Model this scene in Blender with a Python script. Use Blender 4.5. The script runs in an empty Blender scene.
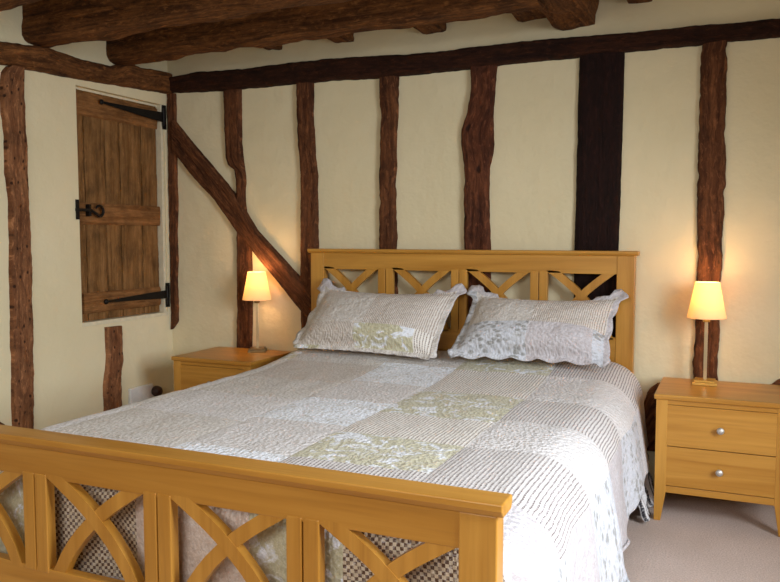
import bpy, bmesh, math, random
from mathutils import Vector, Matrix, noise
random.seed(7)
COL = bpy.context.scene.collection
PI = math.pi

def srgb(r, g, b):
    f = lambda c: (c/255/12.92) if c/255 <= .04045 else ((c/255+.055)/1.055)**2.4
    return (f(r), f(g), f(b), 1)

# ------------------------------------------------------------------ nodes
class NT:
    def __init__(s, name):
        s.m = bpy.data.materials.new(name); s.m.use_nodes = True
        s.t = s.m.node_tree; s.n = s.t.nodes; s.l = s.t.links
        s.b = s.n['Principled BSDF']
    def add(s, t, **kw):
        n = s.n.new(t)
        for k, v in kw.items(): setattr(n, k, v)
        return n
    def plug(s, sock, v):
        if hasattr(v, 'is_output') or isinstance(v, bpy.types.NodeSocket): s.l.new(v, sock)
        else: sock.default_value = v
    def coord(s, which='Object', scale=(1, 1, 1), rot=(0, 0, 0), loc=(0, 0, 0)):
        c = s.add('ShaderNodeTexCoord'); mp = s.add('ShaderNodeMapping')
        s.l.new(c.outputs[which], mp.inputs[0])
        mp.inputs['Scale'].default_value = scale; mp.inputs['Rotation'].default_value = rot; mp.inputs['Location'].default_value = loc
        return mp.outputs[0]
    def noise(s, vec, scale, detail=3, rough=.55, dist=0):
        n = s.add('ShaderNodeTexNoise'); s.l.new(vec, n.inputs['Vector'])
        n.inputs['Scale'].default_value = scale; n.inputs['Detail'].default_value = detail
        n.inputs['Roughness'].default_value = rough; n.inputs['Distortion'].default_value = dist
        return n.outputs['Fac']
    def voro(s, vec, scale, rnd=1, feature='F1'):
        n = s.add('ShaderNodeTexVoronoi', feature=feature); s.l.new(vec, n.inputs['Vector'])
        n.inputs['Scale'].default_value = scale; n.inputs['Randomness'].default_value = rnd
        return n.outputs['Distance']
    def wave(s, vec, scale, dist=0, dscale=1, dr='X', prof='SIN', detail=2):
        n = s.add('ShaderNodeTexWave', bands_direction=dr, wave_profile=prof); s.l.new(vec, n.inputs['Vector'])
        n.inputs['Scale'].default_value = scale; n.inputs['Distortion'].default_value = dist
        n.inputs['Detail Scale'].default_value = dscale; n.inputs['Detail'].default_value = detail
        return n.outputs['Fac']
    def ramp(s, fac, a, b, interp='LINEAR'):
        n = s.add('ShaderNodeMapRange', interpolation_type=interp); s.plug(n.inputs[0], fac)
        n.inputs[1].default_value = a; n.inputs[2].default_value = b
        return n.outputs[0]
    def math(s, op, a, b=0):
        n = s.add('ShaderNodeMath', operation=op); s.plug(n.inputs[0], a); s.plug(n.inputs[1], b)
        return n.outputs[0]
    def mix(s, fac, a, b, bt='MIX'):
        n = s.add('ShaderNodeMix', data_type='RGBA', blend_type=bt)
        s.plug(n.inputs[0], fac); s.plug(n.inputs[6], a); s.plug(n.inputs[7], b)
        return n.outputs[2]
    def bump(s, h, strength=.3, dist=.01):
        n = s.add('ShaderNodeBump'); s.plug(n.inputs['Height'], h)
        n.inputs['Strength'].default_value = strength; n.inputs['Distance'].default_value = dist
        s.l.new(n.outputs[0], s.b.inputs['Normal'])
    def out(s, color, rough=.6, metal=0, spec=.5):
        s.plug(s.b.inputs['Base Color'], color); s.plug(s.b.inputs['Roughness'], rough)
        s.b.inputs['Metallic'].default_value = metal; s.b.inputs['Specular IOR Level'].default_value = spec
        return s.m

def m_plain(name, c, rough=.5, metal=0, spec=.5):
    t = NT(name); v = t.coord(); n = t.noise(v, 30)
    return t.out(t.mix(t.ramp(n, .3, .7), c, tuple(x*.86 for x in c[:3])+(1,)), rough, metal, spec)

def m_plaster(name, c):
    t = NT(name); v = t.coord()
    big = t.noise(v, 2.2, 3); fine = t.noise(v, 45, 4, .6)
    col = t.mix(t.ramp(big, .3, .75), c, tuple(x*f for x, f in zip(c[:3], (.93, .92, .88)))+(1,))
    h = t.math('ADD', t.math('MULTIPLY', t.noise(v, 9, 3), 2.0), t.math('MULTIPLY', fine, .35))
    t.bump(h, .35, .012)
    return t.out(col, .92, 0, .15)

def m_oak(name, axis, c1=(198, 144, 62), c2=(170, 115, 38), gloss=.36):
    t = NT(name)
    sc = [16, 16, 16]; sc[axis] = 1.1
    v = t.coord('Object', tuple(sc)); v2 = t.coord('Object', tuple(x*(5 if i != axis else 2.5) for i, x in enumerate(sc)))
    a = t.noise(v, 1.1, 3, .55, .8); b = t.noise(v2, 1.4, 2, .6)
    col = t.mix(t.ramp(a, .3, .7), srgb(*c1), srgb(*c2))
    col = t.mix(t.math('MULTIPLY', t.ramp(b, .5, .8), .22), col, srgb(120, 70, 28))
    t.bump(b, .06, .003)
    return t.out(col, gloss, 0, .45)

def m_timber(name, dark, light, holes=0, mo=1.):
    t = NT(name)
    v = t.coord('UV', (1, 14, 1)); vf = t.coord('UV', (3, 60, 1)); vb = t.coord('UV', (6, 6, 1))
    a = t.noise(v, 3.0, 4, .62, .7); b = t.noise(vf, 3.0, 3, .6); big = t.noise(vb, 1.2, 3, .6)
    col = t.mix(t.ramp(a, .32, .68), srgb(*dark), srgb(*light))
    col = t.mix(t.math('MULTIPLY', t.ramp(big, .45, .7), .55), col, srgb(*[int(x*.62) for x in dark]))
    col = t.mix(t.math('MULTIPLY', t.ramp(b, .55, .75), .6), col, srgb(*[int(x*.5) for x in dark]))
    mott = t.noise(t.coord('UV', (14, 40, 1)), 1.6, 4, .7, .5)
    col = t.mix(t.math('MULTIPLY', t.ramp(mott, .54, .72), .45*mo), col, srgb(*[min(255, int(x*1.35+14)) for x in light]))
    col = t.mix(t.math('MULTIPLY', t.ramp(mott, .46, .32), .6*mo), col, srgb(*[int(x*.45) for x in dark]))
    h = t.math('ADD', t.math('ADD', a, mott), t.math('MULTIPLY', b, .6))
    if holes:
        vh = t.coord('UV', (1, 1.5, 1)); d = t.voro(vh, holes, .9)
        hole = t.ramp(d, .24, .12)
        col = t.mix(t.math('MULTIPLY', hole, .85), col, srgb(35, 18, 12))
        h = t.math('SUBTRACT', h, t.math('MULTIPLY', hole, .8))
    t.bump(h, .7, .012)
    return t.out(col, .78, 0, .2)

# fabric patches, UV in metres
def fab(name, build, bump=.36, rough=.9):
    t = NT(name)
    col, h = build(t)
    v = t.coord('UV')
    n = t.noise(v, 55, 2, .5, 1.2); q = t.wave(t.coord('UV', rot=(0, 0, .5)), 14, 5, 1.5, 'Y')
    pk = t.voro(t.coord('UV', (1, .6, 1)), 95, 1)
    hh = t.math('ADD', t.math('MULTIPLY', n, 1.0), t.math('MULTIPLY', q, .35))
    hh = t.math('ADD', hh, t.math('MULTIPLY', pk, .9))
    col = t.mix(t.math('MULTIPLY', t.ramp(pk, .45, .1), .22), col, t.mix(1, col, (.62, .60, .60, 1), 'MULTIPLY'))
    col = t.mix(t.math('MULTIPLY', t.ramp(t.noise(v, 130, 2, .5, 1), .52, .68), .24), col, srgb(244, 244, 250))
    if h is not None: hh = t.math('ADD', hh, h)
    t.bump(hh, bump, .014)
    t.b.inputs['Sheen Weight'].default_value = .15
    return t.out(col, rough, 0, .2)

def stripes(base, line, period=.0125, dash=.6, width=.52):
    def f(t):
        v = t.coord('UV'); sep = t.add('ShaderNodeSeparateXYZ'); t.l.new(v, sep.inputs[0])
        wob = t.math('MULTIPLY', t.math('SUBTRACT', t.noise(v, 22, 2), .5), .006)
        su = t.math('SINE', t.math('MULTIPLY', t.math('ADD', sep.outputs[0], wob), 2*PI/period))
        sv = t.math('SINE', t.math('MULTIPLY', t.math('ADD', sep.outputs[1], wob), 2*PI/(period*.95)))
        l = t.ramp(su, width-.35, width+.25); d = t.ramp(sv, -.7, .4)
        k = t.math('MULTIPLY', l, t.math('ADD', 1-dash, t.math('MULTIPLY', d, dash)))
        k = t.math('MULTIPLY', k, t.ramp(t.noise(v, 90, 2), .2, .5))
        return t.mix(k, srgb(*base), srgb(*line)), t.math('MULTIPLY', su, .12)
    return f
def mottled(base, spot, scale=18, lo=.5, hi=.62, amt=1., dist=1.5, third=None):
    def f(t):
        v = t.coord('UV'); n = t.noise(v, scale, 4, .6, dist)
        k = t.math('MULTIPLY', t.ramp(n, lo, hi), amt)
        col = t.mix(k, srgb(*base), srgb(*spot))
        if third:
            d = t.voro(t.coord('UV', (1, 1.6, 1)), 30, 1)
            g = t.math('MULTIPLY', t.ramp(d, .50, .34), t.ramp(t.noise(v, 12, 2), .42, .50))
            col = t.mix(t.math('MULTIPLY', g, .62), col, srgb(*third))
        fine = t.noise(v, 260, 2, .5)
        col = t.mix(t.math('MULTIPLY', t.ramp(fine, .45, .7), .3), col, srgb(*[int(x*.8) for x in base]))
        return col, None
    return f
def checks(base, line, period=.0082):
    def f(t):
        v = t.coord('UV'); c = t.add('ShaderNodeTexChecker'); t.l.new(t.coord('UV', (1, 1, 1), (0, 0, .06)), c.inputs[0])
        c.inputs['Scale'].default_value = 1/period
        k = t.math('MULTIPLY', c.outputs['Fac'], t.ramp(t.noise(v, 80, 2), .25, .5))
        return t.mix(k, srgb(*base), srgb(*line)), None
    return f

# ------------------------------------------------------------------ mesh helpers
def link(o, parent=None):
    COL.objects.link(o)
    if parent is not None: o.parent = parent
    return o
def obj(name, bm, mat, parent=None, smooth=False, bevel=0, seg=2, recalc=True):
    me = bpy.data.meshes.new(name)
    if recalc: bmesh.ops.recalc_face_normals(bm, faces=bm.faces)
    bm.to_mesh(me); bm.free()
    for m in (mat if isinstance(mat, (list, tuple)) else [mat]): me.materials.append(m)
    if smooth:
        for p in me.polygons: p.use_smooth = True
    o = bpy.data.objects.new(name, me)
    if bevel:
        md = o.modifiers.new('bevel', 'BEVEL'); md.width = bevel; md.segments = seg; md.limit_method = 'ANGLE'
        md.angle_limit = math.radians(35)
    return link(o, parent)
def box(bm, x0, x1, y0, y1, z0, z1):
    v = [bm.verts.new((x, y, z)) for x in (x0, x1) for y in (y0, y1) for z in (z0, z1)]
    for f in ((0, 1, 3, 2), (4, 6, 7, 5), (0, 4, 5, 1), (2, 3, 7, 6), (0, 2, 6, 4), (1, 5, 7, 3)):
        bm.faces.new([v[i] for i in f])
def boxo(name, dims, mat, parent=None, bevel=.003, seg=2):
    bm = bmesh.new(); box(bm, *dims); return obj(name, bm, mat, parent, bevel=bevel, seg=seg)
def lathe(bm, prof, seg=32, axis='Z', c=(0, 0, 0), closed=True):
    rings = []
    for r, h in prof:
        ring = []
        for i in range(seg):
            a = 2*PI*i/seg
            p = {'Z': (r*math.cos(a), r*math.sin(a), h), 'Y': (r*math.cos(a), h, r*math.sin(a)), 'X': (h, r*math.cos(a), r*math.sin(a))}[axis]
            ring.append(bm.verts.new((p[0]+c[0], p[1]+c[1], p[2]+c[2])))
        rings.append(ring)
    for a, b in zip(rings, rings[1:]):
        for i in range(seg): bm.faces.new((a[i], a[(i+1) % seg], b[(i+1) % seg], b[i]))
    if closed:
        bm.faces.new(rings[0]); bm.faces.new(rings[-1])
def tube(bm, pts, r, seg=10):
    pts = [Vector(p) for p in pts]; rings = []
    for i, p in enumerate(pts):
        d = (pts[min(i+1, len(pts)-1)]-pts[max(i-1, 0)]).normalized()
        u = d.orthogonal().normalized() if not rings else (pu-d*pu.dot(d)).normalized()
        pu = u; w = d.cross(u); rr = r[i] if isinstance(r, (list, tuple)) else r
        rings.append([bm.verts.new(p+rr*(math.cos(2*PI*k/seg)*u+math.sin(2*PI*k/seg)*w)) for k in range(seg)])
    for a, b in zip(rings, rings[1:]):
        for i in range(seg): bm.faces.new((a[i], a[(i+1) % seg], b[(i+1) % seg], b[i]))
    bm.faces.new(rings[0]); bm.faces.new(rings[-1])
def empty(name, loc):
    o = bpy.data.objects.new(name, None); o.location = loc; o.empty_display_size = .05
    COL.objects.link(o); return o
def tag(o, label, cat, group=None, kind=None):
    o['label'] = label; o['category'] = cat
    if group: o['group'] = group
    if kind: o['kind'] = kind
    return o
def child(name, dims, mat, root, bevel=.003, seg=2):
    """box in world metres, parented under a thing with its origin at the thing's base"""
    L = root.location
    return boxo(name, (dims[0]-L.x, dims[1]-L.x, dims[2]-L.y, dims[3]-L.y, dims[4]-L.z, dims[5]-L.z), mat, root, bevel, seg)

def resample(pl, n):
    pl = [Vector((*p, 0)) for p in pl]; d = [0]
    for a, b in zip(pl, pl[1:]): d.append(d[-1]+(b-a).length)
    out = []
    for i in range(n+1):
        t = d[-1]*i/n; k = 0
        while k < len(d)-2 and d[k+1] < t: k += 1
        f = (t-d[k])/max(d[k+1]-d[k], 1e-6); out.append(pl[k].lerp(pl[k+1], f))
    return out

def timber(name, A, B, wall, mat, proud=.03, inset=.03, rough=.006, seed=0, ncross=8, parent=None):
    """hewn wall timber between two traced outlines, in metres on its wall; wall 'back' (x,z) or 'left' (y,z)"""
    ln = max((Vector(A[0])-Vector(A[-1])).length, .2)
    n = max(8, int(ln/.014))
    a = resample(A, n); b = resample(B, n)
    bm = bmesh.new(); uv = bm.loops.layers.uv.new('UV'); rows = []; uvs = {}
    for i in range(n+1):
        row = []; wv = (b[i]-a[i]); wid = max(wv.length, .01)
        jit = [(noise.noise(Vector((i*.10+seed*9, k*5.1, seed)))*rough*.7 + noise.noise(Vector((i*.43+seed, k*7.7, 3)))*rough*.4+noise.noise(Vector((i*1.1+seed, k*2.7, 3)))*rough*.18 + max(0, noise.noise(Vector((i*.17, k*3+seed, 9)))-.2)*rough*(1.5 if k == 0 else -1.5)) for k in (0, 1)]
        prof = [(0, -inset), (0, proud*.55), (.06, proud*.9)] + [((j+1)/(ncross+1), proud) for j in range(ncross)] + [(.94, proud*.9), (1, proud*.55), (1, -inset)]
        for j, (c, d) in enumerate(prof):
            p = a[i].lerp(b[i], c); off = jit[0]*(1-c)+jit[1]*c
            p = p + wv.normalized()*off
            dd = d + (noise.noise(Vector((i*.12+seed*3, c*2.2, seed*1.7)))*.005 + noise.noise(Vector((i*.6, c*7, seed)))*.003 if d > 0 else 0)
            if wall == 'back': q = (p.x, -dd, p.y)
            elif wall == 'left': q = (dd, p.x, p.y)
            vtx = bm.verts.new(q); row.append(vtx); uvs[vtx] = (ln*i/n+seed*1.37, c*wid+seed*.61)
        rows.append(row)
    for r1, r2 in zip(rows, rows[1:]):
        for j in range(len(r1)-1): bm.faces.new((r1[j], r1[j+1], r2[j+1], r2[j]))
    bm.faces.new(rows[0]); bm.faces.new(rows[-1])
    for f in bm.faces:
        for l in f.loops: l[uv].uv = uvs[l.vert]
    o = obj(name, bm, mat, parent, smooth=True)
    o.modifiers.new('e', 'EDGE_SPLIT').split_angle = math.radians(50)
    return o

def joist(name, p0, p1, w, h, mat, seed=0, rough=.012):
    """hewn ceiling joist: from p0 to p1 (bottom centre line), width w, height h upwards"""
    p0, p1 = Vector(p0), Vector(p1); d = p1-p0; ln = d.length; d.normalize()
    s = d.cross(Vector((0, 0, 1))).normalized(); n = max(6, int(ln/.04))
    bm = bmesh.new(); uv = bm.loops.layers.uv.new('UV'); rows = []; uvs = {}
    K = 5; per = 2*(K+K)
    def sec():
        out = []
        for k in range(K): out.append((-.5+k/K, 0))
        for k in range(K): out.append((.5, k/K))
        for k in range(K): out.append((.5-k/K, 1))
        for k in range(K): out.append((-.5, 1-k/K))
        return out
    S = sec()
    for i in range(n+1):
        row = []
        for j, (cx, cz) in enumerate(S):
            rx, rz = cx, cz
            if abs(abs(cx)-.5) < .01 and cz < .01: rx *= .90; rz += .06     # worn arrises
            P = p0+d*(ln*i/n)
            nz = noise.noise(Vector((i*.16+seed*5, cx*1.5, cz*1.5+seed)))*rough*1.5 + noise.noise(Vector((i*.7+seed*5, cx*5, cz*5+seed)))*rough*.5
            dirv = (s*cx*2 + Vector((0, 0, (cz-.5)*2 if cz < .9 else 0)))
            q = P + s*rx*w + Vector((0, 0, rz*h)) + dirv*nz
            v = bm.verts.new(q); row.append(v); uvs[v] = (ln*i/n+seed*2.1, j/len(S)*2*(w+h)+seed*.37)
        rows.append(row)
    m = len(S)
    for r1, r2 in zip(rows, rows[1:]):
        for j in range(m):
            f = bm.faces.new((r1[j], r1[(j+1) % m], r2[(j+1) % m], r2[j]))
            for l in f.loops:
                u, vv = uvs[l.vert]
                if j == m-1 and l.vert in (r1[0], r2[0]): vv += 2*(w+h)
                l[uv].uv = (u, vv)
    for r in (rows[0], rows[-1]):
        f = bm.faces.new(r)
        for l in f.loops: l[uv].uv = (l.vert.co.y*2+l.vert.co.x*2, l.vert.co.z*2)
    o = obj(name, bm, mat, None, smooth=True)
    o.modifiers.new('e', 'EDGE_SPLIT').split_angle = math.radians(42)
    return o

# ------------------------------------------------------------------ materials
PLASTER = m_plaster('cream_plaster', srgb(228, 215, 180))
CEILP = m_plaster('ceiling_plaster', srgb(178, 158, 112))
OAKX, OAKY, OAKZ = m_oak('oak_along_x', 0), m_oak('oak_along_y', 1), m_oak('oak_along_z', 2)
T_RED = m_timber('weathered_red_brown_timber', (64, 32, 15), (120, 74, 44))
T_HOLE = m_timber('pitted_timber', (108, 64, 38), (156, 106, 70), holes=26)
T_KNOT = m_timber('knotty_timber', (66, 32, 18), (112, 64, 40), holes=11)
T_DARK = m_timber('near_black_timber', (26, 10, 7), (36, 14, 9))
T_BEAM = m_timber('dark_wall_plate_timber', (34, 14, 8), (60, 30, 14))
T_JOIST = m_timber('rough_joist_timber', (66, 36, 15), (132, 84, 44))
T_DOOR = m_timber('old_door_board', (108, 72, 34), (154, 112, 68), mo=.35)
T_LEDGE = m_timber('old_door_ledge', (116, 74, 36), (158, 110, 66), mo=.4)
IRON = m_plain('black_iron', srgb(30, 26, 24), .5, .6)
BRASS = m_plain('brushed_brass', srgb(222, 180, 96), .5, .85)
NICKEL = m_plain('satin_nickel', srgb(214, 208, 200), .45, .7)
WHITEP = m_plain('white_plastic', srgb(236, 234, 230), .4)
BROWNP = m_plain('dark_brown_plastic', srgb(60, 32, 24), .45)
MATT = m_plain('mattress_ticking', srgb(230, 226, 218), .9)

def m_carpet():
    t = NT('beige_carpet'); v = t.coord()
    n = t.noise(v, 160, 3, .7); big = t.noise(v, 4, 3)
    col = t.mix(t.ramp(n, .3, .7), srgb(232, 214, 204), srgb(198, 178, 168))
    col = t.mix(t.math('MULTIPLY', t.ramp(big, .4, .7), .25), col, srgb(190, 168, 152))
    t.bump(n, .7, .012); return t.out(col, .97, 0, .1)
CARPET = m_carpet()
def m_shade():
    t = NT('lampshade_paper'); t.out(srgb(255, 236, 205), .9, 0, .1)
    tr = t.add('ShaderNodeBsdfTranslucent'); tr.inputs[0].default_value = srgb(255, 236, 200)
    mx = t.add('ShaderNodeMixShader'); mx.inputs[0].default_value = .5
    o = t.n['Material Output']; t.l.new(t.b.outputs[0], mx.inputs[1]); t.l.new(tr.outputs[0], mx.inputs[2]); t.l.new(mx.outputs[0], o.inputs[0])
    return t.m
SHADE = m_shade()
def m_bulb():
    t = NT('lit_bulb'); t.out(srgb(255, 230, 180)); t.b.inputs['Emission Color'].default_value = srgb(255, 214, 140)
    t.b.inputs['Emission Strength'].default_value = 14; return t.m
BULB = m_bulb()

F_STRIPE = fab('brown_striped_patch', stripes((216, 210, 208), (74, 52, 46), .0118, .6, .45), .18)
F_STRIPE2 = fab('faded_striped_patch', stripes((230, 224, 216), (112, 88, 74), .0115, .5, .5), .22)
F_FINE = fab('fine_striped_patch', stripes((218, 210, 202), (158, 140, 126), .009, .3, .3))
F_BEIGE = fab('beige_seersucker_patch', mottled((214, 208, 206), (242, 242, 246), 70, .48, .66, .75, 2.5))
F_TAUPE = fab('taupe_seersucker_patch', mottled((204, 196, 188), (226, 222, 218), 60, .45, .62, .8, 2))
F_BLUE = fab('white_floral_patch', mottled((240, 245, 255), (200, 196, 190), 26, .5, .62, .75, 2.2))
F_GREEN = fab('sage_floral_patch', mottled((196, 190, 160), (236, 240, 250), 13, .52, .6, .95, 1.6))
F_LEAF = fab('white_leaf_patch', mottled((206, 208, 216), (188, 186, 184), 20, .5, .65, .6, 1, third=(112, 108, 92)))
F_LILAC = fab('pale_lilac_patch', mottled((192, 184, 186), (208, 204, 208), 40, .45, .6, .7, 1))
F_CHECK = fab('brown_check_patch', checks((206, 190, 166), (96, 70, 54)))
F_SATIN = fab('pink_beige_patch', mottled((206, 186, 172), (220, 206, 196), 14, .45, .6, .6, 1))
FM = [F_STRIPE, F_STRIPE2, F_FINE, F_BEIGE, F_TAUPE, F_BLUE, F_GREEN, F_LEAF, F_LILAC, F_CHECK, F_SATIN]
S, S2, FI, BE, TA, BL, GR, LE, LI, CH, SA = range(11)

# ------------------------------------------------------------------ room shell
RX, FY, CZ = 3.95, -4.5, 2.135
def struct(o): o['kind'] = 'structure'; return o
boxo('floor', (-.15, RX+.15, FY-.15, .15, -.1, 0), CARPET, None, 0)['kind'] = 'structure'
boxo('ceiling', (-.15, RX+.15, FY-.15, .15, CZ, CZ+.1), CEILP, None, 0)['kind'] = 'structure'
boxo('wall_back', (-.15, RX+.15, 0, .15, 0, CZ), PLASTER, None, 0)['kind'] = 'structure'
DY0, DY1, DZ0, DZ1 = -.668, -.036, .664, 1.822
bm = bmesh.new()
box(bm, -.15, 0, FY, DY0, 0, CZ); box(bm, -.15, 0, DY1, 0, 0, CZ); box(bm, -.15, 0, DY0, DY1, 0, DZ0); box(bm, -.15, 0, DY0, DY1, DZ1, CZ)
box(bm, -.15, -.09, DY0, DY1, DZ0, DZ1)
struct(obj('wall_left', bm, PLASTER))
WY0, WY1, WZ0, WZ1 = -3.1, -1.1, .6, 2.0
bm = bmesh.new()
box(bm, RX, RX+.15, FY, WY0, 0, CZ); box(bm, RX, RX+.15, WY1, 0, 0, CZ); box(bm, RX, RX+.15, WY0, WY1, 0, WZ0); box(bm, RX, RX+.15, WY0, WY1, WZ1, CZ)
struct(obj('wall_right', bm, PLASTER))
VX0, VX1, VZ0, VZ1 = 1.5, 3.3, .9, 2.0  # unseen front opening behind the camera, carries the fill lamp
bm = bmesh.new()
box(bm, -.15, VX0, FY-.15, FY, 0, CZ); box(bm, VX1, RX+.15, FY-.15, FY, 0, CZ); box(bm, VX0, VX1, FY-.15, FY, 0, VZ0); box(bm, VX0, VX1, FY-.15, FY, VZ1, CZ)
struct(obj('wall_front', bm, PLASTER))
WFR = m_plain('white_painted_frame', srgb(240, 238, 232), .4)
bm = bmesh.new()
for a, b in ((WY0, WY0+.04), (WY1-.04, WY1), ((WY0+WY1)/2-.02, (WY0+WY1)/2+.02)): box(bm, RX+.08, RX+.12, a, b, WZ0, WZ1)
box(bm, RX+.08, RX+.12, WY0, WY1, WZ0, WZ0+.04); box(bm, RX+.08, RX+.12, WY0, WY1, WZ1-.04, WZ1)
struct(obj('window_1', bm, WFR))
bm = bmesh.new()
for a, b in ((VX0, VX0+.04), (VX1-.04, VX1), ((VX0+VX1)/2-.02, (VX0+VX1)/2+.02)): box(bm, a, b, FY-.12, FY-.08, VZ0, VZ1)
box(bm, VX0, VX1, FY-.12, FY-.08, VZ0, VZ0+.04); box(bm, VX0, VX1, FY-.12, FY-.08, VZ1-.04, VZ1)
struct(obj('window_2', bm, WFR))

BACK = {
 'corner_strip': ([(0.004, 1.889), (0.004, 1.522), (0.003, 1.133), (0.003, 0.568)],
   [(0.062, 1.886), (0.06, 1.684), (0.062, 1.354), (0.052, 0.965), (0.047, 0.615), (.015, .575)]),
 'brace': ([(0.05, 1.742), (0.162, 1.622), (0.263, 1.52), (0.449, 1.327), (0.585, 1.131), (0.844, 0.887), (0.958, 0.769)],
   [(0.05, 1.56), (0.193, 1.406), (0.318, 1.294), (0.464, 1.115), (0.7, 0.872), (0.922, 0.637), (0.998, 0.558)]),
 'p2': ([(0.382, 1.89), (0.39, 1.657), (0.394, 1.515), (0.413, 1.475), (0.451, 1.453), (0.462, 1.361), (0.458, 1.115), (0.455, 0.752), (0.449, 0.506), (0.444, 0.02)],
   [(0.494, 1.882), (0.492, 1.612), (0.514, 1.421), (0.512, 1.291), (0.549, 1.003), (0.548, 0.755), (0.541, 0.528), (0.535, 0.02)]),
 'p3': ([(0.837, 1.886), (0.841, 1.632), (0.86, 1.387), (0.855, 1.129), (0.852, 0.87), (0.856, 0.608), (0.858, 0.02)],
   [(0.935, 1.878), (0.93, 1.723), (0.952, 1.419), (0.956, 1.129), (0.952, 0.769), (0.942, 0.02)]),
 'p4': ([(1.306, 1.887), (1.311, 1.578), (1.305, 1.275), (1.305, 1.029), (1.305, 0.78), (1.304, 0.02)],
   [(1.407, 1.888), (1.397, 1.573), (1.39, 1.274), (1.397, 1.029), (1.397, 0.02)]),
 'p5': ([(1.771, 1.885), (1.775, 1.775), (1.76, 1.666), (1.729, 1.603), (1.727, 1.538), (1.745, 1.426), (1.746, 1.267), (1.748, 1.032), (1.751, 0.02)],
   [(1.898, 1.887), (1.888, 1.767), (1.88, 1.672), (1.888, 1.517), (1.869, 1.421), (1.863, 1.265), (1.875, 1.032), (1.875, 0.02)]),
 'p6': ([(2.272, 1.889), (2.268, 1.564), (2.267, 1.257), (2.263, 1.035), (2.267, 0.02)],
   [(2.462, 1.892), (2.46, 1.554), (2.457, 1.253), (2.453, 1.036), (2.455, 0.02)]),
 'p7': ([(2.774, 1.891), (2.767, 1.741), (2.767, 1.496), (2.769, 1.247), (2.775, 0.996), (2.772, 0.508), (2.771, 0.45)],
   [(2.867, 1.894), (2.872, 1.571), (2.877, 1.245), (2.867, 0.918), (2.869, 0.493), (2.865, 0.45)]),
 'beam': ([(0.008, 1.968), (0.226, 1.988), (0.536, 1.977), (0.775, 1.984), (1.035, 1.985), (1.501, 1.966), (1.745, 1.967), (2.007, 1.973), (2.46, 1.964), (2.882, 1.962), (3.094, 1.956), (RX-.01, 1.952)],
   [(0.006, 1.891), (0.381, 1.874), (0.827, 1.876), (1.036, 1.877), (1.302, 1.868), (1.762, 1.872), (2.008, 1.882), (2.263, 1.881), (2.462, 1.884), (2.765, 1.887), (3.06, 1.89), (RX-.01, 1.893)]),
}
LEFT = {
 'plate': ([(-2.6, 1.89), (-1.198, 1.93), (-1.102, 1.927), (-0.963, 1.945), (-0.851, 1.956), (-0.667, 1.942), (-0.467, 1.947), (-0.351, 1.99), (-0.212, 1.986), (-0.082, 1.998), (-0.016, 2.0)],
   [(-2.6, 1.80), (-1.202, 1.835), (-1.105, 1.835), (-0.979, 1.838), (-0.709, 1.847), (-0.426, 1.863), (-0.086, 1.883), (-0.02, 1.885)]),
 'l1': ([(-1.06, 1.834), (-1.087, 1.804), (-1.098, 1.734), (-1.098, 1.645), (-1.084, 1.527), (-1.089, 1.377), (-1.074, 1.261), (-1.082, 0.924), (-1.089, 0.545), (-1.094, 0.259), (-1.108, .02)],
   [(-0.981, 1.85), (-0.984, 1.703), (-0.98, 1.508), (-0.978, 1.265), (-0.976, 0.919), (-0.983, 0.529), (-0.991, 0.224), (-1.001, .02)]),
 'l2': ([(-0.523, 0.636), (-0.52, 0.46), (-0.543, 0.355), (-0.542, 0.242), (-0.553, 0.02)],
   [(-0.416, 0.633), (-0.413, 0.444), (-0.431, 0.378), (-0.429, 0.257), (-0.441, 0.02)]),
}
TR = [0]
def trim(key, wall, mat, label, proud=.03, inset=.03, rough=.006, group=None, src=None):
    TR[0] += 1; A, B = (src or (BACK if wall == 'back' else LEFT))[key]
    o = timber('trim_%d' % TR[0], A, B, wall, mat, proud, inset, rough, seed=TR[0])
    return tag(o, label, 'timber', group, 'structure')
trim('beam', 'back', T_BEAM, 'long dark horizontal wall plate timber across the top of the headboard wall', .045)
trim('plate', 'left', T_JOIST, 'brown horizontal timber along the top of the left wall above the wooden shutter', .05)
trim('corner_strip', 'back', T_RED, 'narrow ragged vertical timber strip in the corner right of the shutter', .018)
trim('brace', 'back', T_RED, 'long diagonal brown brace descending from the corner to the headboard', .034)
trim('p2', 'back', T_RED, 'stepped vertical timber post crossed by the diagonal brace behind the left lamp', .026)
trim('p3', 'back', T_RED, 'slim vertical timber post meeting the lower end of the diagonal brace at the headboard', .028)
trim('p4', 'back', T_RED, 'straight narrow brown timber post above the left pillow', .03, rough=.009)
trim('p5', 'back', T_KNOT, 'crooked knotted timber post with a bulge above the middle of the headboard', .034)
trim('p6', 'back', T_DARK, 'wide near-black flat timber post above the right end of the headboard', .03, rough=.003)
trim('p7', 'back', T_RED, 'rough-edged vertical timber post behind the right table lamp', .03, rough=.01)
trim('l1', 'left', T_HOLE, 'pitted light brown timber post at the far left of the shutter', .03)
trim('l2', 'left', T_HOLE, 'short timber stud on the left wall below the wooden shutter', .026)

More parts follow.
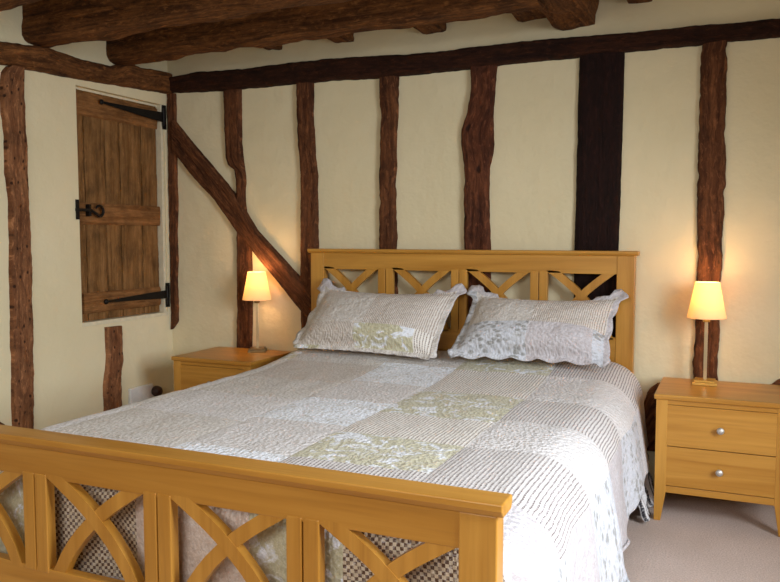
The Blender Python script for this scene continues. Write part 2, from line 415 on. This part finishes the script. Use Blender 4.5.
BACK['rail'] = ([(2.572, .36), (2.59, .425), (2.63, .462), (2.70, .476), (2.9, .48), (3.07, .486), (3.095, .51), (3.13, .528), (3.30, .535), (3.6, .53)],
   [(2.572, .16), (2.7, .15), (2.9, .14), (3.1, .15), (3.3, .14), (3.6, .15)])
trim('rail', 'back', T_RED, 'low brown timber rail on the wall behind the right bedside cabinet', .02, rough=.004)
LEFT['stub'] = ([(-1.25, .33), (-1.19, .31), (-1.14, .27), (-1.125, .2), (-1.125, .02)], [(-1.27, .29), (-1.25, .26), (-1.24, .2), (-1.24, .1), (-1.24, .02)])
trim('stub', 'left', T_HOLE, 'low rounded timber end at the left edge beside the pitted post', .03)
def jl(o, label, group=None): TR[0] += 1; o.name = 'trim_%d' % TR[0]; return tag(o, label, 'beam', group, 'structure')
jl(joist('trim_20', (-.03, -.40, 1.975), (2.2, -.45, 1.99), .12, .155, T_JOIST, 1), 'rough ceiling beam nearest the headboard wall, running from left wall to the cross beam')
jl(joist('trim_21', (-.03, -.90, 1.955), (2.6, -.95, 1.975), .13, .175, T_JOIST, 2), 'rough middle ceiling beam whose end rests above the left wall post')
jl(joist('trim_22', (-.03, -1.39, 1.965), (2.6, -1.43, 1.985), .14, .165, T_JOIST, 3), 'rough ceiling beam at the top left edge, furthest from the headboard wall')
jl(joist('trim_23', (2.253, .0, 2.012), (2.24, -2.2, 2.012), .18, .12, T_JOIST, 4), 'thick short-looking cross beam whose end meets the wall plate above the near-black post')
for x0, x1, z, lab in ((.645, .745, 2.062, 'leftmost small joist end peeping below the ceiling beam'), (1.05, 1.16, 2.062, 'small joist end between the slim post and the straight narrow post'),
                 (1.525, 1.65, 2.06, 'small joist end above the gap left of the crooked post'), (1.985, 2.13, 2.066, 'small joist end beside the thick cross beam'),
                 (2.47, 2.57, 2.09, 'small joist end at the top edge right of the thick cross beam')):
    jl(joist('trim_30', ((x0+x1)/2, .0, z), ((x0+x1)/2, -.36 if x0 < 2.2 else -1.2, z), x1-x0, CZ-z, T_JOIST, x0*3, .006), lab)

# ------------------------------------------------------------------ door (shutter) in left wall
door = struct(empty('door_1', (0, (DY0+DY1)/2, DZ0)))
tag(door, 'old ledged plank shutter door with black iron hinges, recessed in the left wall', 'door', kind='structure')
def local(bm, root): bmesh.ops.translate(bm, verts=bm.verts, vec=-Vector(root.location))
seams = [DY0+.004, -.592, -.452, -.348, -.185, DY1-.004-.02]
def board(y0, y1, z0, z1, xf, xb, mat, name, seed, horiz=False):
    A = [(y0, z1), (y0, z0)]; B = [(y1, z1), (y1, z0)]
    if horiz: A = [(y0, z1), (y1, z1)]; B = [(y0, z0), (y1, z0)]
    o = timber(name, A, B, 'left', mat, .012, .01, .0015, seed=seed, ncross=5)
    for v in o.data.vertices: v.co = Vector((v.co.x+xf-.012, v.co.y, v.co.z))-Vector(door.location)
    o.parent = door; return o
for i, (a, b) in enumerate(zip(seams, seams[1:])):
    board(a+.003, b-.003, DZ0+.01, DZ1-.012, -.03, -.05, T_DOOR, 'door_plank', 30+i)
board(DY0+.02, DY1-.03, DZ1-.135, DZ1-.02, -.022, -.03, T_LEDGE, 'ledge', 41, True)
board(DY0+.015, DY1-.03, 1.155, 1.262, -.014, -.03, T_LEDGE, 'ledge', 42, True)
board(DY0+.03, DY1-.04, .712, .815, -.014, -.03, T_LEDGE, 'ledge', 43, True)
bm = bmesh.new(); box(bm, -.05, -.004, DY1-.022, DY1-.002, DZ0, DZ1); box(bm, -.05, -.03, DY0, DY1, DZ1-.012, DZ1); box(bm, -.05, .004, DY0-.004, DY1, DZ0-.012, DZ0+.008); local(bm, door)
obj('door_frame', bm, m_plain('cream_painted_wood', srgb(226, 214, 184), .7), door, bevel=.002)
def hinge(zr, zt, yt, ptop, pbot, wr):
    bm = bmesh.new()
    n = 12; y0 = -.045; top = []; bot = []
    for i in range(n+1):
        f = i/n; y = y0+(yt-y0)*f; z = zr+(zt-zr)*f; w = wr*(1-f)+.005
        x = .010 if f < .1 else .010-.012*min(1, (f-.1)*4)
        top.append((x, y, z+w)); bot.append((x, y, z-w))
    vf = [[bm.verts.new(p) for p in top], [bm.verts.new(p) for p in bot]]
    vb = [[bm.verts.new((p[0]-.006, p[1], p[2])) for p in top], [bm.verts.new((p[0]-.006, p[1], p[2])) for p in bot]]
    for i in range(n):
        bm.faces.new((vf[0][i], vf[0][i+1], vf[1][i+1], vf[1][i])); bm.faces.new((vb[0][i], vb[0][i+1], vb[1][i+1], vb[1][i]))
        bm.faces.new((vf[0][i], vf[0][i+1], vb[0][i+1], vb[0][i])); bm.faces.new((vf[1][i], vf[1][i+1], vb[1][i+1], vb[1][i]))
    bm.faces.new((vf[0][0], vf[1][0], vb[1][0], vb[0][0])); bm.faces.new((vf[0][n], vf[1][n], vb[1][n], vb[0][n]))
    lathe(bm, [(.001, -.010), (.013, -.008), (.014, -.002), (.009, .004), (.001, .006)], 16, 'X', (0, yt, zt))
    box(bm, .001, .009, -.052, -.026, pbot, ptop)
    tube(bm, [(.012, -.052, pbot+.02), (.012, -.052, ptop-.02)], .007)
    local(bm, door)
    return obj('strap_hinge', bm, IRON, door, bevel=.001)
hinge(1.752, 1.768, -.498, 1.82, 1.688, .022)
hinge(.772, .764, -.50, .835, .699, .018)
bm = bmesh.new()      # thumb latch with curl
box(bm, .001, .007, -.692, -.672, 1.178, 1.274)
box(bm, .001, .014, -.694, -.60, 1.218, 1.232)
box(bm, -.012, .012, -.614, -.600, 1.196, 1.254)
pts = [(.010, -.60, 1.225)]
for i in range(13):
    a = -PI/2 + i*(PI*1.35)/12; pts.append((.012, -.548+.026*math.cos(a)*1.0, 1.222+.026*math.sin(a)))
tube(bm, pts, [.007]+[.0075]*10+[.0065, .005, .004], 8)
for z in (1.185, 1.267): lathe(bm, [(.001, .0), (.005, .008), (.001, .011)], 10, 'X', (0, -.682, z))
local(bm, door); obj('latch', bm, IRON, door, bevel=.001)

# wall socket and plug on the left wall
soc = tag(empty('wall_socket', (0, -.25, .2)), 'white double wall socket low on the left wall beside the left bedside cabinet', 'socket')
child('faceplate', (.001, .022, -.37, -.19, .20, .292), WHITEP, soc, .006, 3)
bm = bmesh.new(); lathe(bm, [(.001, .022), (.026, .022), (.03, .034), (.026, .056), (.016, .066), (.001, .066)], 20, 'X', (0, -.185, .248)); 
tube(bm, [(.055, -.185, .245), (.075, -.185, .2), (.06, -.18, .1), (.03, -.16, .01)], .004)
obj('power_plug', bm, BROWNP, None, smooth=True)
tag(bpy.data.objects['power_plug'], 'small dark brown plug in the wall socket on the left wall', 'plug')

# ------------------------------------------------------------------ bed
BX, W = 1.745, 1.577; XL, XR = BX-W/2, BX+W/2; PW = .075; PP = .0776
FYF = -2.185; HYF = -.09
bed = tag(empty('bed', (BX, -1.14, 0)), 'honey oak double bed frame with crossed-arch headboard and footboard panels', 'bed')
def bend(yf, post_t, ztop, zrail, zopen_bot, zlow, name, cap_t, over):
    rt = post_t*.62; yb = yf+post_t
    L = bed.location
    main = bmesh.new()
    box(main, XL+PW-.01, XR-PW+.01, yf+.003, yf+.003+rt, zrail, ztop-cap_t)
    box(main, XL+PW-.01, XR-PW+.01, yf+.003, yf+.003+rt, zlow, zopen_bot)
    bmesh.ops.translate(main, verts=main.verts, vec=-L)
    P = obj(name, main, OAKX, bed, bevel=.0025)
    for x0 in (XL, XR-PW):
        bm = bmesh.new(); box(bm, x0, x0+PW, yf, yb, 0, ztop-cap_t); bmesh.ops.translate(bm, verts=bm.verts, vec=-L)
        obj('post', bm, OAKZ, P, bevel=.003)
    bm = bmesh.new()       # moulded cap: chamfered underside
    prof = [(yf-over, ztop), (yb+over, ztop), (yb+over, ztop-cap_t*.5), (yb+over*.35, ztop-cap_t), (yf-over*.35, ztop-cap_t), (yf-over, ztop-cap_t*.5)]
    ra = [bm.verts.new((XL-over, y, z)) for y, z in prof]; rb = [bm.verts.new((XR+over, y, z)) for y, z in prof]
    for i in range(6): bm.faces.new((ra[i], ra[(i+1) % 6], rb[(i+1) % 6], rb[i]))
    bm.faces.new(ra); bm.faces.new(rb); bmesh.ops.translate(bm, verts=bm.verts, vec=-L)
    obj('top_cap', bm, OAKX, P, bevel=.003)
    pan = (W-2*PW-3*PP)/4
    hh = zrail-zopen_bot
    for k in range(4):
        xa = XL+PW+k*(pan+PP); xb = xa+pan
        if k < 3:
            for q in (0, 1):
                bm = bmesh.new(); x0 = xb+q*(PP/2+.0015); box(bm, x0, x0+PP/2-.0015, yf+.001, yf+.001+rt, zopen_bot-.01, zrail+.01)
                bmesh.ops.translate(bm, verts=bm.verts, vec=-L); obj('stile', bm, OAKZ, P, bevel=.0025)
        base = [(-.04, -.14), (.05, -.06), (.14, .015), (.24, .10), (.34, .19), (.43, .28), (.5, .36), (.58, .455), (.66, .56), (.74, .685), (.82, .83), (.89, 1.0), (.92, 1.09)]
        for sgn in (0, 1):
            bm = bmesh.new(); ctr = []
            for u, v in base: ctr.append(Vector((xa+(u if sgn == 0 else 1-u)*pan, 0, zrail-v*hh)))
            hw = .0165; yo = .003 if sgn == 0 else .0045; rows = []
            for i, c in enumerate(ctr):
                d = (ctr[min(i+1, len(ctr)-1)]-ctr[max(i-1, 0)]).normalized(); nrm = Vector((-d.z, 0, d.x))
                row = []
                for s_, y in ((-1, yf+yo), (1, yf+yo), (1, yf+yo+rt-.004), (-1, yf+yo+rt-.004)):
                    p = c+nrm*hw*s_; p.x = min(max(p.x, xa-.006), xb+.006); p.z = min(max(p.z, zopen_bot-.01), zrail+.012)
                    row.append(bm.verts.new((p.x-L.x, y-L.y, p.z-L.z)))
                rows.append(row)
            for a, b in zip(rows, rows[1:]):
                for i in range(4):
                    try: bm.faces.new((a[i], a[(i+1) % 4], b[(i+1) % 4], b[i]))
                    except ValueError: pass
            bm.faces.new(rows[0]); bm.faces.new(rows[-1])
            obj('arched_brace', bm, OAKZ, P)
    return P
bend(FYF, .045, .6126, .512, .286, .13, 'footboard', .027, .013)
bend(HYF, .045, 1.034, .933, .66, .30, 'headboard', .02, .013)
for x0 in (XL+.02, XR-.045): child('side_rail', (x0, x0+.025, FYF+.045, HYF, .16, .30), OAKY, bed)
for i in range(9):
    y = -2.0+i*.225; child('slat', (XL+.045, XR-.045, y, y+.07, .245, .262), OAKX, bed)

o = boxo('mattress', (BX-.735, BX+.735, -2.095, -.10, .263, .478), MATT, None, .04, 4)
tag(o, 'pale mattress hidden beneath the patchwork quilt on the oak bed', 'mattress')

# ------------------------------------------------------------------ quilt
XFL, XFR = 1.01, 2.43         # flat ends
RAD = .135
def cross(s):
    """arc coordinate s (equals x on the flat) -> x, z offset from top"""
    if XFL <= s <= XFR: return s, 0
    sg = 1 if s > XFR else -1; e = (s-XFR) if sg > 0 else (XFL-s); x0 = XFR if sg > 0 else XFL
    R = RAD if sg > 0 else .085
    q = R*1.2
    if e < q*PI/2*.98:
        a = e/q; a = min(a, 1.45)
        return x0+sg*q*math.sin(a), -q*(1-math.cos(a))
    a = 1.45; r = e-a*q
    if r < 0: r = 0
    return x0+sg*(q*math.sin(a)+r*.13), -q*(1-math.cos(a))-r*.985
ds = .02; dt = .345/12
s0, s1 = .44+.2, 3.04-.04
ns = int(round((s1-s0)/ds))
tb = -.10; ytop_end = -2.075
ROW0 = -.10
nt_flat = 0
# t coordinate: distance from head, t=0 at y=-.10
tmax = 2.33; nt = int(round(tmax/dt))
def surf(s, t):
    x, dz = cross(s)
    R2 = .06; tf = 1.955
    if t < tf: y, fz = -.10-t, 0
    else:
        e = t-tf
        if e < R2*PI/2: a = e/R2; y, fz = -.10-tf-R2*math.sin(a), -R2*(1-math.cos(a))
        else: y, fz = -.10-tf-R2, -R2-(e-R2*PI/2)
    if s > BX and y > -.95 and dz < -.1: dz = -.1+(dz+.1)*(1-.30*min(1, (y+.95)/.3))
    side = max(0., min(1., -dz/.3))
    z = .512 + .05*math.exp(-((y+.12)/.30)**2)
    # gentle puckers
    z += .004*noise.noise(Vector((x*3.1, y*3.7, 1))) + .0035*noise.noise(Vector((x*11, y*12, 4)))
    for gx in (1.04, 1.50, 1.84, 2.24, 2.64): z -= .0035*math.exp(-((s-gx)/.012)**2)
    ry = (-.10-y)/.345; g = abs(ry-round(ry))*.345; z -= .0035*math.exp(-(g/.012)**2)
    if dz < 0:
        wob = .016*math.sin(y*8.6+1.6*noise.noise(Vector((y*2.2, 0, s*.5))))+.008*math.sin(y*21+2)+.01*noise.noise(Vector((y*5, 8, 2)))
        x += (1 if s > BX else -1)*side*wob
        x += (1 if s > BX else -1)*side*(.025*max(0, min(1, (-y-.9)/.8)) - .01)
        if y < -1.6: x -= (x-BX-.80)*.35*side*min(1, (-1.6-y)/.4) if s > BX else 0
    if fz < 0:
        dz2 = min(0, dz*(1+fz*2)); dz = dz2
        # corner: pull drop inwards
        y += .010*math.sin(x*17+noise.noise(Vector((x*3, 1, 1)))*2)*min(1, -fz/.15)
        xs = BX+.765
        if x > xs: x = xs+(x-xs)*.35; 
        xs = BX-.765
        if x < xs: x = xs+(x-xs)*.35
        y = max(y, -2.130)
    z = max(z+dz+fz, .10+.01*math.sin(s*30+t*20))
    return Vector((x, y, z))
def pick(s, t):
    c = math.floor((s-.24)/.40); r = math.floor(t/.345)      # c: 2=1.04-1.44, 3=1.44-1.84, 4=1.84-2.24, 5=2.24-2.64, 6=drop
    if t > 2.02:          # foot drop behind the footboard
        d = t-2.02
        if s < 1.36: return GR
        if s < 1.62: return CH if d < .215 else LI
        if s < 1.67: return SA
        if s < 1.72: return LI
        if s < 1.95: return SA
        if s < 2.19: return GR
        if s < 2.66: return CH
        return LI
    bd = {3: [.275, .62, .965, 1.31, 1.655], 4: [.33, .684, 1.10, 1.386, 1.655], 5: [.33, .684, 1.03, 1.386, 1.79]}
    if c == 3 and s < 1.50: c = 2
    if c in bd: r = sum(t > b for b in bd[c])
    if c >= 6: return [BE, LE, LI, LE, LI, LE, BE][min(r, 6)]
    if c == 5: return [S, BE, S, BE, S, LI, BE][min(r, 6)]
    if c == 4: return [GR, S2, GR, S2, GR, S, S][min(r, 6)]
    if c == 3: return [TA, BL, BE, BL, BE, BL, BL][min(r, 6)]
    if c == 2: return [TA, FI, TA, BE, TA, BE, BE][min(r, 6)]
    return [GR, TA, BE, TA, BE, TA, BE][min(r, 6)]
bm = bmesh.new(); uv = bm.loops.layers.uv.new('UV'); G = []
for i in range(ns+1):
    G.append([])
    for j in range(nt+1):
        s = s0+i*ds; t = j*dt
        e = 0
        if i == ns: t0 = .03*abs(math.sin(t*PI/.11)); s_ = s-.02+t0
        elif i == 0: s_ = s+.02-.03*abs(math.sin(t*PI/.11))
        else: s_ = s
        t_ = t-.02+.03*abs(math.sin(s*PI/.11)) if j == nt else t
        G[i].append(bm.verts.new(surf(s_, t_)))
for i in range(ns):
    for j in range(nt):
        f = bm.faces.new((G[i][j], G[i+1][j], G[i+1][j+1], G[i][j+1]))
        sm, tm = s0+(i+.5)*ds, (j+.5)*dt; f.material_index = pick(sm, tm); f.smooth = True
        for l, (a, b) in zip(f.loops, ((i, j), (i+1, j), (i+1, j+1), (i, j+1))): l[uv].uv = (s0+a*ds, b*dt)
quilt = obj('quilt', bm, FM, None, smooth=True, recalc=True)
md = quilt.modifiers.new('thick', 'SOLIDIFY'); md.thickness = .010; md.offset = -1
sb = quilt.modifiers.new('sub', 'SUBSURF'); sb.levels = sb.render_levels = 1
tag(quilt, 'patchwork quilt of striped, beige and floral squares spread over the oak bed', 'quilt')

# ------------------------------------------------------------------ pillows
def pillow(BLc, BRc, TLc, TRc, label, picker, seed, fwd=.085, backd=.05):
    BLc, BRc, TLc, TRc = map(Vector, (BLc, BRc, TLc, TRc))
    nx, nz = 64, 44
    U = (BRc-BLc).normalized(); V = (TLc-BLc).normalized(); N = U.cross(V).normalized()
    if N.y > 0: N = -N
    bm = bmesh.new(); uv = bm.loops.layers.uv.new('UV')
    Wd = (BRc-BLc).length; Hd = (TLc-BLc).length*1.05
    fl = .085      # share of each half given to the flange
    sheets = []
    for side in (1, -1):
        g = []
        for i in range(nx+1):
            g.append([])
            for j in range(nz+1):
                a = -1+2*i/nx; b = -1+2*j/nz
                core = 1-fl
                ca, cb = min(1, abs(a)/core), min(1, abs(b)/(1-fl*1.7))
                # pinched sides on the stuffed body
                pin = 1-.035*(1-cb*cb)*ca
                pinb = 1-(.12 if b > 0 else .05)*(1-ca*ca)*cb
                a2, b2 = a*pin, b*pinb
                edge = max(abs(a), abs(b))
                P = BLc.lerp(BRc, (a2+1)/2).lerp(TLc.lerp(TRc, (a2+1)/2), (b2+1)/2)
                th = max(0, 1-ca**3.2)**.62*max(0, 1-cb**3.0)**.62
                sag = 1-.28*b
                off = (fwd*sag if side == 1 else -backd)*th
                off += .006*noise.noise(Vector((a*3+seed, b*3, side)))*th + .004*noise.noise(Vector((a*11+seed, b*9, 5)))*(1-.3*th)
                fe = max(0, (edge-core)/fl) if edge > core else 0
                if fe > 0:      # scalloped flange
                    peri = a*Wd/2 if abs(b) > abs(a) else b*Hd/2
                    sc = abs(math.cos(peri*PI/.115))**.7
                    corner = min(abs(a), abs(b))**6
                    grow = fe*((.009*sc-.002)+0*corner)
                    dirv = (U*(a if abs(a) > .9 else 0) + V*(b if abs(b) > .9 else 0))
                    if dirv.length > 0: P = P+dirv.normalized()*grow
                    off += .007*math.sin(peri*2*PI/.115+seed)*fe 
                    if b > .9 and abs(a) < .66: off -= .03*fe; P = P-V*.016*fe
                ac, bc = core-.03, 1-fl*1.7-.05
                if abs(a) > ac and abs(b) > bc and fe > 0:
                    a3, b3 = math.copysign(ac, a), math.copysign(bc, b)
                    An = BLc.lerp(BRc, (a3+1)/2).lerp(TLc.lerp(TRc, (a3+1)/2), (b3+1)/2)
                    dd = P-An; Rl = .084 if b > 0 else .050
                    k = min((abs(a)-ac)/(1-ac), (abs(b)-bc)/(1-bc)); k = min(1, k*3)
                    tgt = An+dd.normalized()*Rl*max((abs(a)-ac)/(1-ac), (abs(b)-bc)/(1-bc))
                    P = P.lerp(tgt, k)
                    off += .008*math.sin(math.atan2(dd.dot(V), dd.dot(U))*6)*fe
                P = P+N*(off+side*.0015)
                g[i].append(bm.verts.new(P))
        sheets.append(g)
        for i in range(nx):
            for j in range(nz):
                f = bm.faces.new((g[i][j], g[i+1][j], g[i+1][j+1], g[i][j+1]))
                f.material_index = picker((i+.5)/nx, (j+.5)/nz); f.smooth = True
                for l, (p, q) in zip(f.loops, ((i, j), (i+1, j), (i+1, j+1), (i, j+1))): l[uv].uv = (p/nx*Wd+seed, q/nz*Hd*1.25+seed)
    A, B = sheets
    per = [(i, 0) for i in range(nx)]+[(nx, j) for j in range(nz)]+[(i, nz) for i in range(nx, 0, -1)]+[(0, j) for j in range(nz, 0, -1)]
    for k in range(len(per)):
        p, q = per[k], per[(k+1) % len(per)]
        f = bm.faces.new((A[p[0]][p[1]], A[q[0]][q[1]], B[q[0]][q[1]], B[p[0]][p[1]])); f.material_index = LI
    o = obj('pillow', bm, FM, None, smooth=True)
    return tag(o, label, 'pillow', 'pillows on the bed')
def pkL(u, v):
    if v > .955 or u < .03 or u > .975 or v < .04: return GR if (v < .04 and u < .2) else (LI if v > .9 else TA)
    if v < .30: return GR if .45 < u < .86 else (FI if u <= .45 else S2)
    return TA if u < .5 else FI
def pkR(u, v):
    if v > .955 or u > .97: return LI
    if u < .03: return LE
    if v < .42: return LE if u < .5 else (LI if u < .9 else LE)
    return TA if u < .5 else FI
PB, PT = -.36, -.15
pillow((1.0, PB, .572), (1.728, PB-.02, .565), (1.070, PT, .852), (1.772, PT, .852), 'left pillow, beige and striped patchwork sham with scalloped edge and a sage floral strip below', pkL, 1.3)
pillow((1.79, PB+.0, .575), (2.465, PB, .582), (1.85, PT+.01, .842), (2.478, PT+.01, .842), 'right pillow, beige patchwork sham with scalloped edge and a white leaf print corner', pkR, 4.7)

# ------------------------------------------------------------------ bedside cabinets
def cabinet(x0, label):
    NW, NH, YF, YB = .4757, .4946, -.4313, -.035
    r = tag(empty('bedside_cabinet', (x0+NW/2, (YF+YB)/2, 0)), label, 'cabinet', 'oak bedside cabinets either side of the bed')
    L = r.location; x1 = x0+NW; tt = .02; o_ = .008
    child('tabletop', (x0, x1, YF, YB, NH-tt, NH), OAKX, r, .004)
    a0, a1, f0, b1 = x0+o_, x1-o_, YF+o_, YB-.002; lw = .042
    bm = bmesh.new()      # carcass: sides, back, rails
    box(bm, a0+.004, a0+.022, f0+.02, b1, .10, NH-tt); box(bm, a1-.022, a1-.004, f0+.02, b1, .10, NH-tt)
    box(bm, a0+.01, a1-.01, b1-.012, b1, .12, NH-tt); box(bm, a0+.01, a1-.01, f0+.02, b1, .12, .135)
    box(bm, a0+lw-.004, a1-lw+.004, f0+.0015, f0+.02, .456, NH-tt)
    box(bm, a0+lw-.004, a1-lw+.004, f0+.0015, f0+.02, .113, .139)
    bmesh.ops.translate(bm, verts=bm.verts, vec=-L); obj('carcass', bm, OAKX, r, bevel=.0015)
    for lx, inner in ((a0, 1), (a1-lw, -1)):
        for ly, front in ((f0, 1), (b1-lw, 0)):
            bm = bmesh.new(); rows = []
            for z, tp in ((0, .42), (.115, 0), (NH-tt, 0)):
                xa, xb = (lx, lx+lw*(1-tp)) if inner > 0 else (lx+lw*tp, lx+lw)
                ya, yb = (ly, ly+lw*(1-tp)) if front else (ly+lw*tp, ly+lw)
                rows.append([bm.verts.new(p) for p in ((xa, ya, z), (xb, ya, z), (xb, yb, z), (xa, yb, z))])
            for p, q in zip(rows, rows[1:]):
                for i in range(4): bm.faces.new((p[i], p[(i+1) % 4], q[(i+1) % 4], q[i]))
            bm.faces.new(rows[0]); bm.faces.new(rows[-1])
            bmesh.ops.translate(bm, verts=bm.verts, vec=-L); obj('leg', bm, OAKZ, r, bevel=.002)
    for z0, z1 in ((.1415, .2935), (.2965, .4545)):
        d = child('drawer', (a0+lw-.001, a1-lw+.001, f0+.001, f0+.018, z0, z1), OAKX, r, .0015)
        bm = bmesh.new(); lathe(bm, [(.001, 0), (.006, 0), (.0055, -.008), (.011, -.013), (.0135, -.019), (.012, -.024), (.001, -.026)], 20, 'Y', ((x0+x1)/2, f0+.001, (z0+z1)/2))
        bmesh.ops.translate(bm, verts=bm.verts, vec=-L); obj('knob', bm, NICKEL, d, smooth=True)
    return r
cabinet(.3437, 'oak bedside cabinet in the corner left of the bed, mostly hidden by the quilt')
cabinet(2.6516, 'oak two-drawer bedside cabinet right of the bed with round metal knobs')

# ------------------------------------------------------------------ lamps
STEM = m_plain('champagne_metal', srgb(206, 188, 150), .3, .8)
def lamp(x, y, rot, label, power, stem_mat):
    r = tag(empty('table_lamp', (x, y, .4946)), label, 'lamp', 'lit bedside table lamps')
    r.rotation_euler = (0, 0, rot)
    bm = bmesh.new(); box(bm, -.047, .047, -.047, .047, .0, .011); box(bm, -.040, .040, -.040, .040, .011, .019); obj('base', bm, stem_mat, r, bevel=.002)
    bm = bmesh.new(); box(bm, -.0065, .0065, -.0065, .0065, .019, .262); obj('stem', bm, STEM, r, bevel=.001)
    bm = bmesh.new(); lathe(bm, [(.001, .255), (.013, .255), (.015, .262), (.012, .285), (.010, .315), (.001, .315)], 20); obj('lamp_holder', bm, stem_mat, r, smooth=True)
    bm = bmesh.new(); lathe(bm, [(.001, .315), (.010, .317), (.019, .337), (.021, .352), (.014, .37), (.001, .377)], 20); obj('bulb', bm, BULB, r, smooth=True)
    bm = bmesh.new(); lathe(bm, [(.0735, .271), (.0745, .271), (.0745, .275), (.047, .413), (.047, .417), (.046, .417), (.046, .413), (.0735, .275), (.0735, .271)], 48, closed=False)
    obj('lamp_shade', bm, SHADE, r, smooth=True)
    ld = bpy.data.lights.new('lamp_light', 'POINT'); ld.energy = power; ld.color = (1, .60, .27); ld.shadow_soft_size = .03
    lo = bpy.data.objects.new('lamp_light', ld); lo.location = (0, 0, .40); link(lo, r)
    return r
lamp(.642, -.105, .5, 'lit lamp with cream shade and square metal stem on the left bedside cabinet', 2.3, m_plain('antique_brass', srgb(150, 128, 92), .35, 1))
lamp(2.822, -.135, 0, 'lit lamp with cream shade and brass base on the right bedside cabinet', 1.9, BRASS)

# striped fabric bundle under the bed by the right cabinet
SC = fab('black_white_stripe', stripes((228, 226, 228), (30, 26, 34), .028, 0, .2))
bm = bmesh.new(); uv = bm.loops.layers.uv.new('UV'); g = []
for i in range(25):
    g.append([])
    for j in range(17):
        u = i/24; v = j/16; y = -.50+.36*u
        g[i].append(bm.verts.new((2.592+.016*math.sin(u*26)+.045*v**2+.012*noise.noise(Vector((u*5, v*4, 0))), y, .185-.173*min(1, v*1.08)+.006*math.sin(u*14)*v)))
for i in range(24):
    for j in range(16):
        f = bm.faces.new((g[i][j], g[i+1][j], g[i+1][j+1], g[i][j+1]))
        for l, (a, b) in zip(f.loops, ((i, j), (i+1, j), (i+1, j+1), (i, j+1))): l[uv].uv = (a/24*.4, b/16*.3)
o = obj('striped_throw', bm, SC, None, smooth=True); md = o.modifiers.new('t', 'SOLIDIFY'); md.thickness = .006
tag(o, 'black and white striped fabric hanging to the floor beside the right cabinet', 'throw')

# ------------------------------------------------------------------ light
def area(name, loc, rot, sx, sy, e, color):
    l = bpy.data.lights.new(name, 'AREA'); l.shape = 'RECTANGLE'; l.size = sx; l.size_y = sy; l.energy = e; l.color = color
    o = bpy.data.objects.new(name, l); o.location = loc; o.rotation_euler = rot; COL.objects.link(o); return o
lr = area('daylight_right_window', (RX+.36, -2.3, 1.55), (0, 0, 0), 1.7, .9, 53, (.86, .93, 1))
lr.rotation_euler = Vector((-.86, .26, -.42)).to_track_quat('-Z', 'Z').to_euler()
lr.data.spread = math.radians(104)
lf = area('front_fill', ((VX0+VX1)/2, FY-.16, VZ1-.25), (math.radians(62), 0, math.radians(10)), VX1-VX0-.1, .55, 18, (.96, .94, .90))  # added soft fill lamp, shining through the unseen front opening
lf.data.spread = math.radians(120)
w = bpy.data.worlds.new('World'); bpy.context.scene.world = w; w.use_nodes = True
w.node_tree.nodes['Background'].inputs[0].default_value = (.85, .92, 1, 1); w.node_tree.nodes['Background'].inputs[1].default_value = .3

# ------------------------------------------------------------------ camera
cd = bpy.data.cameras.new('camera'); cam = bpy.data.objects.new('camera', cd); COL.objects.link(cam)
cd.sensor_width = 36; cd.lens = 778.8/780*36; cd.clip_start = .02
yaw, pitch = .4151, .0705
F = Vector((-math.sin(yaw)*math.cos(pitch), math.cos(yaw)*math.cos(pitch), -math.sin(pitch)))
cam.location = (2.915, -3.5378, 1.098); cam.rotation_euler = F.to_track_quat('-Z', 'Y').to_euler()
sc = bpy.context.scene; sc.camera = cam
sc.view_settings.view_transform = 'Standard'; sc.view_settings.look = 'None'; sc.view_settings.exposure = 0; sc.view_settings.gamma = 1
sc.cycles.max_bounces = 8; sc.cycles.diffuse_bounces = 5; sc.cycles.sample_clamp_indirect = 6
